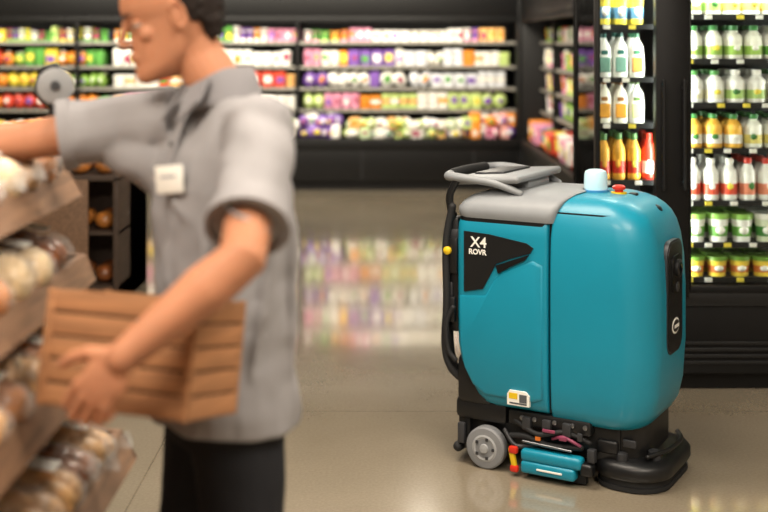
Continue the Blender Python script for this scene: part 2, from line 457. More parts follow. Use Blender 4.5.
def scrubber():
    TEAL = mat('teal_molded_plastic', '#0c85a0', 0.40, var=0.04, scale=4, coat=0.1, bump=0.04, bscale=300)
    GREY = mat('grey_molded_plastic', '#878b8f', 0.5, var=0.05)
    LG = mat('light_grey_rubber', '#7d7f82', 0.6)
    HUB = mat('wheel_hub_grey', '#9c9ea0', 0.45)
    RED = mat('red_plastic', '#d0301c', 0.35); YEL = mat('yellow_plastic', '#e8c21c', 0.4)
    ORG = mat('orange_plastic', '#d8742a', 0.4)
    STEEL = mat('brushed_steel', '#8a8c90', 0.3, metal=0.9)
    BEA = mat('beacon_lens_pale_blue', '#bfe4ee', 0.15, emit=0.15, coat=0.5)
    RUB = mat('black_rubber', '#17181a', 0.7, var=0.2)
    BLU = mat('beacon_base_blue', '#3d87b8', 0.3)
    PNK = mat('magenta_hose', '#8a3c58', 0.4)
    PRN = mat('label_print', '#55585c')
    M = Matrix.Translation((0.705, 4.70, 0)) @ Matrix.Rotation(math.radians(-30), 4, 'Z')
    e = empty('robotic_floor_scrubber', M)
    q = MB()
    q.rings([ring(-0.30, 0.36, 0.235, 0.05, 0.12, z) for z in (0.25, 0.6, 0.95, 1.0)], BLACK)
    q.build('inner_core', e)
    q = MB()
    secs = [(0.215, .045, .350, .205, .10), (0.221, .045, .368, .222, .11), (0.238, .045, .39, .240, .12), (0.275, .045, .412, .252, .125), (0.35, .045, .428, .258, .125),
            (0.5, .045, .437, .262, .125), (0.7, .045, .437, .262, .125), (0.82, .045, .431, .261, .125), (0.90, .045, .420, .257, .125), (0.95, .047, .405, .250, .12),
            (0.985, .05, .386, .240, .115), (1.01, .055, .362, .226, .108), (1.03, .06, .333, .208, .10), (1.043, .065, .300, .188, .09), (1.052, .07, .265, .165, .08), (1.056, .08, .22, .13, .07)]
    q.rings([ring(x0, x1, hw, 0.012, rf, z, 8) for z, x0, x1, hw, rf in secs], TEAL)
    q.build('front_hood', e, ang=50)
    q = MB()
    secs = [(0.245, -.22, .036, .235), (0.255, -.245, .036, .248), (0.28, -.27, .036, .255), (0.33, -.30, .036, .259), (0.40, -.335, .036, .261), (0.47, -.348, .036, .262),
            (0.6, -.35, .036, .262), (0.90, -.35, .036, .262), (0.935, -.347, .036, .259), (0.952, -.34, .036, .252)]
    q.rings([ring(x0, x1, hw, 0.05, 0.012, z, 6) for z, x0, x1, hw in secs], TEAL)
    q.build('rear_tank', e, ang=50)
    q = MB()
    for sy in (-1, 1):
        y = sy*0.262
        pts = [(-.305, .905), (-.20, .90), (-.045, .878), (-.018, .862), (-.03, .842), (-.11, .815), (-.17, .79), (-.20, .735), (-.225, .69), (-.305, .672)]
        q.poly([(x, y+sy*0.005, z) for x, z in pts], (0, -sy*0.012, 0), BLACK)
        q.poly([(x, y+sy*0.009, z) for x, z in [(-.17, .785), (-.11, .808), (-.035, .836), (-.05, .815), (-.11, .785), (-.16, .755)]], (0, -sy*0.012, 0), BLKM)
    q.build('side_panel', e)
    q = MB()
    for sy in (-1, 1):
        pts = [(-.325, .655), (-.215, .665), (-.180, .725), (-.145, .765), (-.02, .815), (.018, .80), (.018, .50), (.018, .30), (-.02, .285), (-.22, .285), (-.27, .32), (-.305, .38), (-.325, .46)]
        cx = -.15; cz = .52
        def off(k, o): return [V((cx+(x-cx)*k, sy*(.2605+o), cz+(z-cz)*k)) for x, z in pts]
        q.rings([off(1.0, 0), off(.985, .004), off(.95, .0065)], TEAL)
    q.build('side_molding', e, ang=60)
    q = MB()
    secs = [(0.957, -.345, .06, .258), (0.975, -.352, .062, .264), (0.995, -.35, .066, .262), (1.015, -.335, .075, .25), (1.035, -.31, .085, .23), (1.05, -.27, .10, .20), (1.06, -.22, .11, .165), (1.064, -.17, .10, .13)]
    q.rings([ring(x0, x1, hw, 0.06, 0.03, z, 6) for z, x0, x1, hw in secs], GREY)
    q.rings([ring(-.343, .03, .256, 0.05, 0.02, z) for z in (.94, .965)], BLACK)
    q.build('tank_lid', e, ang=50)
    q = MB()
    q.tube([(-.10, -.20, 1.055), (-.20, -.222, 1.09), (-.34, -.235, 1.105), (-.405, -.20, 1.105), (-.415, -.08, 1.108), (-.415, .08, 1.108), (-.405, .20, 1.105), (-.34, .235, 1.105), (-.20, .222, 1.09), (-.10, .20, 1.055)], [.013, .015, .017, .018, .018, .018, .018, .017, .015, .013], GREY, sub=5)
    q.tube([(-.412, -.15, 1.108), (-.416, 0, 1.11), (-.412, .15, 1.108)], .0205, RUB, sub=3)
    R = Matrix.Rotation(math.radians(-4), 4, 'Y')
    q.box((-.235, 0.0, 1.098), (.28, .45, .030), GREY, .014, 3, rot=R)
    q.box((-.27, 0.02, 1.115), (.13, .26, .008), GREYD, .004, 2, rot=R)
    q.box((-.18, 0.02, 1.07), (.14, .22, .05), GREY, .015, 2)
    q.tube([(-.375, -.225, .95), (-.385, -.23, 1.03), (-.35, -.23, 1.10)], [.016, .015, .014], BLACK, sub=4)
    q.build('steering_handle', e)
    q = MB()
    q.box2((-.385, -.225, .50), (-.345, .225, .93), BLACK, .01)
    q.box((-.372, -.20, .73), (.05, .06, .44), BLACK, .012, 2)
    q.box((-.385, -.21, .66), (.03, .05, .07), GREYD, .008)
    q.box((-.372, -.20, .88), (.055, .07, .05), GREYD, .012, 2)
    q.box((-.365, -.235, .80), (.04, .02, .14), BLACK, .008, 2); q.box((-.372, -.238, .59), (.035, .02, .10), BLACK, .008, 2)
    q.tube([(-.37, -.235, .99), (-.395, -.24, .85), (-.39, -.245, .62), (-.40, -.24, .45), (-.375, -.235, .36), (-.32, -.2, .30)], .015, RUB, sub=5)
    q.tube([(-.39, -.19, .95), (-.405, -.19, .7), (-.40, -.19, .40), (-.34, -.15, .27)], .018, RUB, sub=5)
    q.tube([(-.36, -.25, .60), (-.385, -.255, .54), (-.38, -.255, .44), (-.35, -.25, .40)], .010, RUB, sub=5)
    q.lathe([(.012, 0), (.016, .004), (.016, .02), (.008, .026)], (-.385, -.235, .82), YEL, axis=(0, -1, 0))
    q.box2((-.35, -.245, .235), (-.20, .24, .42), BLACK, .025)
    q.build('rear_hose_column', e)
    q = MB()
    def fr(hy, z0, z1, r, x0, x1, m):
        pts = []
        for cy, cz, a0 in ((hy-r, z1-r, 0), (-hy+r, z1-r, 90), (-hy+r, z0+r, 180), (hy-r, z0+r, 270)):
            for k in range(6):
                a = math.radians(a0+18*k); pts.append((x0, cy+r*math.cos(a), cz+r*math.sin(a)))
        q.poly(pts, (x1-x0, 0, 0), m)
    dx = .022
    fr(.096, .475, .895, .055, .40+dx, .4175+dx, GREYD)
    fr(.088, .483, .887, .050, .41+dx, .421+dx, BLACK)
    fr(.058, .70, .84, .03, .415+dx, .427+dx, BLKM)
    q.lathe([(.032, 0), (.034, .01), (.034, .018), (.024, .022), (.022, .018)], (.42+dx, 0, .79), BLACK, axis=(1, 0, 0), seg=20)
    q.lathe([(.022, 0), (.018, .006), (0.001, .008)], (.436+dx, 0, .79), mat('lens_glass', '#0a0c14', .05), axis=(1, 0, 0), seg=20)
    q.lathe([(.018, 0), (.018, .010), (.012, .013)], (.42+dx, 0, .72), GREYD, axis=(1, 0, 0), seg=16)
    q.ell((.421+dx, 0, .575), (.003, .046, .030), WHITE)
    q.ell((.4225+dx, 0, .575), (.003, .039, .023), BLACK)
    q.box((.4258+dx, 0, .575), (.001, .056, .012), WHITE)
    q.build('front_sensor_panel', e)
    q = MB()
    q.lathe([(.052, 0), (.052, .012)], (.13, 0, 1.052), BLU, seg=24)
    q.lathe([(.044, 0), (.046, .01), (.044, .06), (.040, .072), (.026, .079), (0.001, .081)], (.13, 0, 1.062), BEA, seg=24)
    q.lathe([(.030, 0), (.030, .010)], (.225, -.005, 1.05), YEL, seg=20)
    q.lathe([(.016, 0), (.016, .012), (.024, .014), (.025, .024), (.018, .030), (.001, .031)], (.225, -.005, 1.056), RED, seg=20)
    q.box((.27, .03, 1.046), (.035, .03, .022), BLACK, .006)
    q.lathe([(.020, 0), (.020, .008), (.012, .014), (.001, .015)], (.360, .04, .998), BLACK, seg=18, axis=(.55, 0, .85))
    q.build('beacon_and_emergency_stop', e)
    q = MB()
    ox, oz = .025, -.022
    q.poly([(x+ox, -.2745, z+oz) for x, z in [(-.145, .29), (-.055, .29), (-.055, .33), (-.07, .345), (-.135, .345), (-.145, .33)]], (0, .014, 0), WHITE)
    q.box((-.12+ox, -.2750, .325+oz), (.035, .001, .022), YEL); q.box((-.08+ox, -.2750, .318+oz), (.03, .001, .03), PRN)
    q.box((-.1+ox, -.2750, .298+oz), (.07, .001, .006), PRN)
    q.build('warning_label', e)
    for txt, x, z, s in (('X4', -.275, .848, .056), ('ROVR', -.283, .820, .028)):
        c = bpy.data.curves.new('decal_text', 'FONT'); c.body = txt; c.size = s; c.extrude = .0006; c.offset = .0008
        o = bpy.data.objects.new('decal_lettering', c); sc.collection.objects.link(o)
        c.materials.append(WHITE)
        o.parent = e; o.location = (x, -.2695, z); o.rotation_euler = (math.pi/2, 0, 0)
    q = MB()
    q.box2((-.32, -.20, .085), (.30, .20, .245), BLACK, .02)
    q.box2((-.36, -.235, .17), (-.14, .235, .255), BLACK, .02)
    q.box2((-.355, -.22, .05), (-.30, .22, .19), BLACK, .015)
    q.tube([(-.345, -.235, .06), (-.365, -.1, .045), (-.365, .1, .045), (-.345, .235, .06)], .02, RUB, sub=4)
    q.box2((-.13, -.245, .185), (.20, -.19, .24), BLACK, .01)
    for x in (-.05, .03, .11): q.box((x, -.245, .20), (.035, .03, .05), GREYD, .006)
    q.tube([(-.10, -.24, .20), (0, -.262, .17), (.10, -.25, .19), (.19, -.23, .16)], .009, RUB, sub=5)
    q.tube([(.05, -.24, .155), (.10, -.262, .175), (.16, -.25, .15)], .006, PNK, sub=4)
    q.box((.045, -.268, .190), (.05, .008, .012), PNK, .003); q.box((.10, -.266, .170), (.03, .008, .016), PNK, .003)
    q.tube([(-.14, -.25, .16), (-.09, -.255, .11), (.0, -.24, .13)], .008, GREYD, sub=4)
    q.tube([(-.12, -.24, .14), (-.04, -.25, .15), (.04, -.25, .13), (.16, -.24, .14)], .012, RUB, sub=4)
    q.tube([(-.06, -.262, .135), (.13, -.262, .128)], .005, STEEL)
    for x in (-.07, -.02, .06, .13, .18):
        q.lathe([(.009, 0), (.009, .008), (.004, .010)], (x, -.244, .218), STEEL, axis=(0, -1, 0), seg=8)
    q.box((.0, -.262, .155), (.022, .012, .018), ORG, .004); q.box((.165, -.262, .185), (.020, .012, .03), GREYD, .004)
    q.box((.205, -.245, .12), (.03, .03, .05), GREYD, .006)
    q.box((-.325, -.245, .12), (.03, .02, .08), GREYD, .006)
    q.build('chassis', e)
    q = MB()
    for sy in (-1, 1):
        q.lathe([(.055, 0), (.074, .002), (.08, .008), (.08, .040), (.074, .046), (.055, .048)], (-.22, sy*.215, .08), LG, axis=(0, sy, 0), seg=32)
        q.lathe([(.054, 0), (.054, .046), (.044, .050), (.030, .044), (.018, .046), (.016, .056), (.001, .058)], (-.22, sy*.216, .08), HUB, axis=(0, sy, 0), seg=28)
        for k in range(5):
            a = 2*math.pi*k/5
            q.box((-.22+.037*math.cos(a), sy*.266, .08+.037*math.sin(a)), (.012, .004, .012), GREYD, .003)
    q.lathe([(.08, 0), (.09, .01), (.09, .05), (.08, .06)], (.12, -.03, .09), RUB, axis=(0, 1, 0), seg=28)
    q.build('wheels', e)
    q = MB()
    q.box((.055, -.255, .088), (.24, .055, .045), TEAL, .014, 3)
    q.box((.045, -.262, .046), (.215, .05, .045), TEAL, .012, 3)
    q.box((.19, -.25, .07), (.05, .05, .045), BLACK, .012, 3)
    q.box((.055, -.2885, .047), (.10, .004, .007), WHITE, .001)
    q.box2((-.05, -.24, .008), (.18, -.215, .04), RUB)
    q.build('side_squeegee_cover', e)
    q = MB()
    q.box((-.098, -.268, .065), (.022, .018, .085), YEL, .006, 2, rot=Matrix.Rotation(math.radians(-12), 4, 'Y'))
    q.box((-.095, -.272, .10), (.036, .022, .028), RED, .008, 2)
    q.box((-.091, -.272, .03), (.034, .022, .026), RED, .008, 2)
    q.build('release_lever', e)
    q = MB()
    q.rings([ring(.19, .455, .225, .10, .125, z, 8) for z in (.004, .02)], RUB)
    q.rings([ring(.195, .45, .22, .10, .125, z, 8) for z in (.015, .045)], RUB)
    q.rings([ring(.19, .46, .23, .10, .13, .045, 8), ring(.185, .465, .235, .10, .13, .055, 8), ring(.185, .465, .235, .10, .13, .085, 8), ring(.195, .455, .225, .10, .13, .10, 8), ring(.21, .42, .19, .08, .12, .108, 8), ring(.21, .36, .16, .06, .10, .125, 8)], BLACK)
    q.rings([ring(.16, .385, .19, .04, .10, z, 6) for z in (.10, .24)], BLACK)
    q.tube([(.39, -.17, .125), (.44, -.08, .135), (.445, .06, .135), (.40, .17, .125)], .009, BLACK, sub=5)
    q.lathe([(.022, 0), (.022, .03), (.014, .036)], (.30, -.19, .10), GREYD, seg=16)
    q.lathe([(.024, 0), (.024, .035), (.014, .04)], (.40, -.12, .10), GREYD, seg=16)
    q.box((.25, -.20, .15), (.08, .03, .05), BLACK, .01, 2)
    q.box((.33, -.195, .17), (.05, .012, .03), GREYD, .005, 2)
    q.build('brush_deck', e, ang=50)
scrubber()

# ------------------------------------------------------------ bread shelving, near left
WOOD = mat('shelf_wood', '#7d5f48', 0.6, var=0.3, scale=6, stretch=(12, 1, 12), bump=0.1)
WOOD2 = mat('shelf_wood_dark', '#46372d', 0.65, var=0.25, scale=6, stretch=(12, 1, 12))
BR1 = mat('bread_crust_golden', '#c27a36', 0.5, var=0.5, scale=22, coat=0.6, bump=.4, bscale=50)
BR2 = mat('bread_crust_brown', '#8a4e24', 0.5, var=0.5, scale=22, coat=0.6, bump=.4, bscale=50)
BR3 = mat('bread_flour_dusted', '#d0a26a', 0.6, var=0.4, scale=26, coat=0.4, bump=.4, bscale=50)
BR4 = mat('bread_pale_loaf', '#dcc093', 0.6, var=0.35, scale=26, coat=0.4, bump=.4, bscale=50)
def film():
    m = bpy.data.materials.new('bag_film'); m.use_nodes = True
    nt = m.node_tree; nt.nodes.clear(); o = nt.nodes.new('ShaderNodeOutputMaterial')
    t = nt.nodes.new('ShaderNodeBsdfTransparent'); p = nt.nodes.new('ShaderNodeBsdfPrincipled')
    p.inputs['Base Color'].default_value = (.9, .9, .88, 1); p.inputs['Roughness'].default_value = .15
    nz = nt.nodes.new('ShaderNodeTexNoise'); nz.inputs['Scale'].default_value = 40
    bp = nt.nodes.new('ShaderNodeBump'); bp.inputs['Strength'].default_value = 1.0; bp.inputs['Distance'].default_value = .03
    nt.links.new(nz.outputs['Fac'], bp.inputs['Height']); nt.links.new(bp.outputs['Normal'], p.inputs['Normal'])
    mx = nt.nodes.new('ShaderNodeMixShader'); mx.inputs[0].default_value = .15
    nt.links.new(t.outputs[0], mx.inputs[1]); nt.links.new(p.outputs[0], mx.inputs[2]); nt.links.new(mx.outputs[0], o.inputs[0])
    return m
FILM = film()
def bread_rack():
    random.seed(5)
    e = empty('bread_display_rack')
    q = MB(); Ya, Yb = 1.15, 3.02
    XB = -1.45
    tiers = [(-.80, 1.325, -.755, 1.25), (-.75, 1.10, -.72, 1.04), (-.71, .90, -.68, .83), (-.66, .66, -.62, .59)]
    for (xt, zt, xb, zb) in tiers:
        q.poly([(xb, Ya, zb), (xb-.02, Ya, zb-.004), (xt-.02, Ya, zt), (xt, Ya, zt)], (0, Yb-Ya, 0), WOOD)
        q.poly([(xb-.01, Ya, zb), (xb-.01, Ya, zb+.018), (XB+.02, Ya, zb+.128), (XB+.02, Ya, zb+.11)], (0, Yb-Ya, 0), WOOD)
        for y in (Ya, (Ya+Yb)/2, Yb-.018):
            q.poly([(xt, y, zt), (xb, y, zb), (XB+.02, y, zb+.11), (XB+.02, y, zt+.10)], (0, .018, 0), WOOD)
    q.box2((XB-.02, Ya, 0), (XB+.02, Yb, 1.50), WOOD2)
    for y in (Ya, Yb-.035):
        q.box2((XB, y, 0), (XB+.06, y+.03, 1.50), WOOD2, .004)
        q.box2((-1.0, y, .1), (-.95, y+.03, 1.30), WOOD2, .004)
        q.box2((XB, y, .08), (-.70, y+.03, .14), WOOD2, .004)
    q.box2((XB, Ya, 0), (-.72, Yb, .12), WOOD2, .004)
    q.box2((XB, Ya, .30), (-.66, Yb, .33), WOOD, .004)
    q.box2((-.69, Ya, .30), (-.66, Yb, .40), WOOD, .004)
    q.box2((-.80, Ya, .12), (-.78, Yb, .30), WOOD2)
    q.build('rack_frame', e)
    b = MB(); f = MB()
    for ti, (xt, zt, xb, zb) in enumerate(tiers):
        for row in range(2):
            y = Ya+.09
            while y < Yb-.09:
                x = xb-.14-row*.25; z0 = zb+.02+(xb-x)*.15
                m = random.choice({0: [BR3, BR4, BR4, BR1], 1: [BR1, BR4, BR3, BR2, BR4], 2: [BR1, BR3, BR2, BR1], 3: [BR1, BR1, BR2, BR3]}[ti])
                ry = random.uniform(.060, .075); h = random.uniform(.042, .052) if ti == 0 else random.uniform(.046, .058)
                kind = random.choice(['buns', 'loaf']) if ti in (1, 2) else ('loaf' if ti == 0 else 'buns')
                if kind == 'buns':
                    for k in (-.5, .5):
                        for j in (-.5, .5):
                            b.ell((x+k*.11+random.uniform(-.006, .006), y+j*ry*.95, z0+h*.85), (.060, ry*.58, h*.85), m, nu=16, nv=9, rot=Matrix.Rotation(random.uniform(-.3, .3), 4, 'Z'))
                    b.ell((x+random.uniform(-.02, .02), y, z0+h*1.5), (.062, ry*.6, h*.62), random.choice([BR3, m, m]), nu=14, nv=8)
                else:
                    for k in (-1, -.35, .35, 1):
                        b.ell((x+k*.066, y+random.uniform(-.005, .005), z0+h*(1-.08*abs(k))), (.056, ry*(1-.15*abs(k)), h*random.uniform(.92, 1.05)), m, nu=16, nv=9, rot=Matrix.Rotation(random.uniform(-.2, .2), 4, 'Z'))
                    for k in (-1, 0, 1): b.ell((x+k*.05, y, z0+h*1.62), (.012, ry*.6, h*.42), BR4, nu=8, nv=6, rot=Matrix.Rotation(.5, 4, 'Z'))
                f.ell((x, y, z0+h*1.05), (.134, ry*1.10, h*1.18), FILM, nu=16, nv=9)
                if ti == 0 or random.random() < .3:
                    f.lathe([(.030, 0), (.012, .025), (.010, .03), (.024, .055)], (x+.11, y, z0+h), FILM, axis=(1, 0, .4), seg=9)
                if random.random() < (.6 if ti < 2 else .35): b.box((x+.03, y-.005, z0+h*2.24), (.08, .06, .002), WHITE, rot=Matrix.Rotation(.2, 4, 'Y'))
                y += ry*2+.010
    b.build('bread_loaves', e, merge=False); f.build('bread_bags', e, merge=False)
    s = MB()
    SG = mat('sign_disc_grey', '#8a8c8e', .5)
    s.tube([(-.80, 2.9, 1.32), (-.80, 2.9, 1.48)], .010, BLACK)
    s.box((-.80, 2.9, 1.335), (.04, .03, .03), BLACK, .006)
    s.lathe([(.038, 0), (.044, .003), (.044, .017), (.038, .02)], (-.795, 2.905, 1.528), SG, seg=32, axis=(.25, -1, .1))
    s.lathe([(.012, 0), (.010, .006)], (-.790, 2.884, 1.530), GREYD, seg=16, axis=(.25, -1, .1))
    s.tube([(-.80, 2.925, 1.47), (-.842, 2.925, 1.51), (-.832, 2.925, 1.558), (-.80, 2.925, 1.575)], .010, BLACK, sub=3)
    s.build('round_sign_clip', e)
bread_rack()

def bread_table():
    random.seed(9)
    e = empty('bread_display_cabinet')
    q = MB(); x0, x1, y0, y1 = -2.9, -1.62, 7.3, 8.2
    q.box2((x0, y0, 0), (x1, y1, .12), WOOD2)
    q.box2((x0, y0+.35, .1), (x1, y1, .76), WOOD2)
    for x in (x0, -1.94, x1-.03): q.box2((x, y0, 0), (x+.03, y1, .80), WOOD2, .004)
    q.box2((x0, y0, .78), (x1, y1, .81), WOOD2, .004)
    q.box2((-2.3, y0-.01, .05), (-1.80, y0+.02, .79), WOOD, .004)
    for z in (.12, .45): q.box2((x0, y0+.02, z), (x1, y1, z+.02), WOOD2)
    q.build('cabinet_frame', e)
    b = MB()
    for z in (.14, .47, .81):
        x = x0+.12
        while x < x1-.1:
            for r in range(2):
                b.ell((x, y0+.15+r*.16, z+.055), (.065, .075, .055), random.choice([BR1, BR2, BR2]), nu=12, nv=8)
            x += .15
    b.build('bread_rolls', e, merge=False)
bread_table()

# ------------------------------------------------------------ man
SKIN = mat('skin', '#b27a5b', 0.62, var=0.08, scale=16, bump=0.04, bscale=140, spec=.35)
SKIN.node_tree.nodes['Principled BSDF'].inputs['Subsurface Weight'].default_value = 0.2
SKIN.node_tree.nodes['Principled BSDF'].inputs['Subsurface Scale'].default_value = 0.01
SKIN.node_tree.nodes['Principled BSDF'].inputs['Subsurface Radius'].default_value = (1, .35, .2)
SHIRT = mat('grey_polo_knit', '#8f8d8f', 0.9, var=0.05, bump=0.35, bscale=9, stretch=(1, 1, .6), spec=.2)
SHIRT2 = mat('grey_polo_collar', '#838184', 0.9, var=0.04, spec=.2)
PANTS = mat('charcoal_trousers', '#222327', 0.85, var=0.1, spec=.2)
HAIR = mat('dark_brown_hair', '#1e1511', 0.65, var=0.5, scale=90, bump=1.0, bscale=220, stretch=(1, 1, .25), spec=.3)
SHOE = mat('black_shoe_leather', '#141416', 0.35)

def remesh(ob, vox, it=4, fac=.5, disp=0, ns=.12):
    r = ob.modifiers.new('r', 'REMESH'); r.mode = 'VOXEL'; r.voxel_size = vox; r.use_smooth_shade = True
    s = ob.modifiers.new('s', 'SMOOTH'); s.iterations = it; s.factor = fac
    if disp:
        t = bpy.data.textures.new('folds', 'CLOUDS'); t.noise_scale = ns; t.noise_depth = 1
        d = ob.modifiers.new('d', 'DISPLACE'); d.texture = t; d.strength = disp; d.mid_level = .5; d.texture_coords = 'GLOBAL'

def man():
    e = empty('man')
    O = V((-.348, 2.61, 0)); F = V((-.866, -.5, 0)); S = V((.5, -.866, 0)); Z = V((0, 0, 1))
    def B(f, s, u): return O+F*f+S*s+Z*u
    LS_ = B(-.01, .185, 1.462); RS_ = B(.06, -.165, 1.462)
    LE = V((-.256, 2.165, 1.245)); LW = V((-.462, 2.112, 1.080))
    RE = V((-.80, 2.67, 1.415)); RW = V((-1.03, 2.60, 1.40))
    q = MB()
    def sup(f0, s0, u, hs, hf, n=2.4, N=28):
        r = []
        for k in range(N):
            t = 2*math.pi*k/N; c = math.cos(t); s = math.sin(t)
            r.append(B(f0+hf*math.copysign(abs(c)**(2/n), c), s0+hs*math.copysign(abs(s)**(2/n), s), u))
        return r
    q.rings([sup(*a) for a in ((.0, 0, .822, .198, .146), (.0, 0, .86, .198, .145), (.005, 0, .98, .186, .138), (.005, 0, 1.10, .180, .132), (.008, 0, 1.22, .184, .130), (.01, 0, 1.33, .190, .128), (.0, 0, 1.40, .186, .116), (-.008, 0, 1.45, .168, .097), (-.012, 0, 1.49, .13, .075), (-.01, 0, 1.525, .085, .068), (0, 0, 1.54, .06, .06))], SHIRT)
    q.ell(B(-.02, .09, 1.465), (.075, .10, .052), SHIRT, basis=(F, S, Z)); q.ell(B(.01, -.09, 1.465), (.08, .10, .052), SHIRT, basis=(F, S, Z))
    q.ell(B(.03, .07, 1.36), (.09, .08, .08), SHIRT, basis=(F, S, Z)); q.ell(B(.04, -.07, 1.36), (.09, .08, .08), SHIRT, basis=(F, S, Z))
    d = LE-LS_; mid = LS_+d*.5
    q.tube([LS_-S*.03, LS_+d*.25, mid, LS_+d*.76], [.070, .073, .073, .078], SHIRT, seg=20, ends=False)
    q.ell(LS_, (.068, .068, .066), SHIRT)
    q.tube([B(0, .13, 1.36), LS_+d*.3], [.07, .06], SHIRT, seg=16)
    d2 = RE-RS_
    q.tube([RS_+S*.05, RS_+d2*.3, RS_+d2*.55, RS_+d2*.72], [.075, .076, .074, .078], SHIRT, seg=20, ends=False)
    q.ell(RS_, (.072, .072, .068), SHIRT)
    q.tube([B(.04, -.10, 1.33), RS_+d2*.42-Z*.025], [.075, .058], SHIRT, seg=16)
    for a, b_, c_ in ((B(.11, .10, 1.36), B(.135, .03, 1.20), B(.135, .07, 1.05)), (B(.10, .13, 1.30), B(.10, .15, 1.18), B(.11, .12, 1.02)),
                      (B(-.02, .19, 1.30), B(-.02, .188, 1.15), B(.02, .19, .95)), (B(-.08, .15, 1.35), B(-.09, .155, 1.15), B(-.08, .165, .90)),
                      (B(.12, -.02, 1.38), B(.13, .06, 1.30), B(.10, .14, 1.26)), (B(.09, .12, .98), B(.12, .09, .90), B(.13, .07, .84))):
        q.tube([a, b_, c_], [.006, .016, .006], SHIRT, seg=8, sub=4)
    for t, s1 in ((.38, .004), (.55, -.004), (.68, .004)):
        c0 = LS_+d*t; q.tube([c0+V((-.06, -.035, .03)), c0+V((-.01, -.074, .0+s1)), c0+V((.055, -.045, -.03))], [.004, .010, .004], SHIRT, seg=8, sub=4)
    ob = q.build('polo_shirt', e); remesh(ob, .007, 4, .5, .020, .10)
    q = MB()
    for c, dd, r in ((LS_+d*.745, d, .077), (RS_+d2*.705, d2, .077)):
        n = dd.normalized(); a = n.orthogonal().normalized(); b = n.cross(a)
        rg = []
        for t, rr in ((-.012, r-.002), (-.010, r+.003), (.016, r+.004), (.016, r-.004), (.0, r-.008)):
            rg.append([c+n*t+(a*math.cos(2*math.pi*j/28)+b*math.sin(2*math.pi*j/28))*rr for j in range(28)])
        q.rings(rg, SHIRT, False, False)
    rg = []
    for (u, hs, hf, f0) in ((1.520, .092, .082, .0), (1.545, .084, .078, .002), (1.578, .068, .070, .004), (1.583, .063, .065, .004), (1.55, .060, .062, .004)):
        r = []
        for k in range(28):
            t = 2*math.pi*k/28
            drop = .035*max(0, math.cos(t))**2
            r.append(B(f0+hf*math.cos(t), hs*math.sin(t), u-drop))
        rg.append(r)
    q.rings(rg, SHIRT2, False, False)
    for sg in (-1, 1):
        q.poly([B(.080, sg*.006, 1.535), B(.055, sg*.062, 1.56), B(.085, sg*.075, 1.51), B(.122, sg*.045, 1.465)], F*.006+Z*.004, SHIRT2)
    q.poly([B(.085, -.014, 1.50), B(.085, .014, 1.50), B(.135, .014, 1.34), B(.135, -.014, 1.34)], F*.006, SHIRT)
    for u, f in ((1.47, .103), (1.42, .120), (1.37, .134)): q.ell(B(f+.002, 0, u), (.003, .005, .005), GREYD, basis=(F, S, Z))
    q.build('collar_and_cuffs', e)
    q = MB()
    bc = B(.148, .065, 1.352)
    nb = (F+S*.35).normalized(); tb = Z.cross(nb).normalized()
    Mb = Matrix.Translation(bc) @ Matrix((nb, tb, Z)).transposed().to_4x4() @ Matrix.Rotation(.12, 4, 'X')
    q.box((0, 0, 0), (.005, .086, .057), WHITE, .002, 2, M=Mb)
    q.box((.003, 0, .006), (.001, .05, .006), mat('badge_print', '#a8adb4'), M=Mb)
    q.build('name_badge', e)
    q = MB()
    q.rings([sup(*a) for a in ((0, 0, .78, .15, .11), (0, 0, .86, .155, .112), (0, 0, .95, .15, .11), (0, 0, 1.0, .145, .105))], PANTS)
    for sg, fo in ((1, -.03), (-1, .05)):
        q.tube([B(0, sg*.080, .88), B(0, sg*.082, .78), B(fo*.6+.01, sg*.095, .50), B(fo, sg*.105, .12), B(fo, sg*.105, .055)], [.096, .099, .080, .062, .064], PANTS, seg=20, ends=False)
        q.ell(B(-.03, sg*.07, .88), (.10, .080, .09), PANTS, basis=(F, S, Z))
    ob = q.build('trousers', e); remesh(ob, .009, 4, .5, .010)
    q = MB()
    for sg, fo in ((1, -.03), (-1, .05)):
        rg = []
        for f, hw, h in ((-.085, .02, .03), (-.075, .036, .07), (-.02, .040, .09), (.04, .042, .075), (.10, .048, .055), (.16, .044, .045), (.19, .025, .03)):
            rg.append([B(fo+f, sg*.11+hw*math.cos(t), max(.0, h*.5+h*.5*math.sin(t))) for t in [2*math.pi*k/16 for k in range(16)]])
        q.rings(rg, SHOE)
    q.build('shoes', e)
    def hand(q, W, P, Q, N, curls, thumb, k=1.0):
        P = P.normalized(); Q = (Q-P*Q.dot(P)).normalized(); N = (N-P*N.dot(P)-Q*N.dot(Q)).normalized()
        q.ell(W+P*.048*k, (.052*k, .040*k, .0155*k), SKIN, basis=(P, Q, N))
        q.ell(W+P*.030*k+Q*.018*k-N*.006, (.036*k, .022*k, .016*k), SKIN, basis=(P, Q, N))
        offs = [.031, .011, -.010, -.029]; lens = [(.045, .026, .021), (.050, .030, .022), (.046, .028, .021), (.036, .021, .018)]
        kn = [.088, .093, .088, .079]; rad = [.0092, .0095, .0090, .0080]
        for i in range(4):
            Kp = W+P*kn[i]*k+Q*offs[i]*k
            q.tube([W+P*.012+Q*offs[i]*.5, Kp], [.0125*k, .0108*k], SKIN, seg=10)
            a = 0; p = Kp; pts = [Kp]
            for j in range(3):
                a += math.radians(curls[i][j])
                dr = P*math.cos(a)-N*math.sin(a)+Q*offs[i]*.8*math.cos(a)
                p = p+dr.normalized()*lens[i][j]*k; pts.append(p)
            q.tube(pts, [rad[i]*1.08*k, rad[i]*k, rad[i]*.93*k, rad[i]*.80*k], SKIN, seg=10)
            for pp, rr in zip(pts[:3], (1.16, 1.1, 1.02)): q.ell(pp, (rad[i]*rr*k,)*3, SKIN, nu=10, nv=6)
        T0 = W+P*.018+Q*.022-N*.004
        pts = [T0]; p = T0
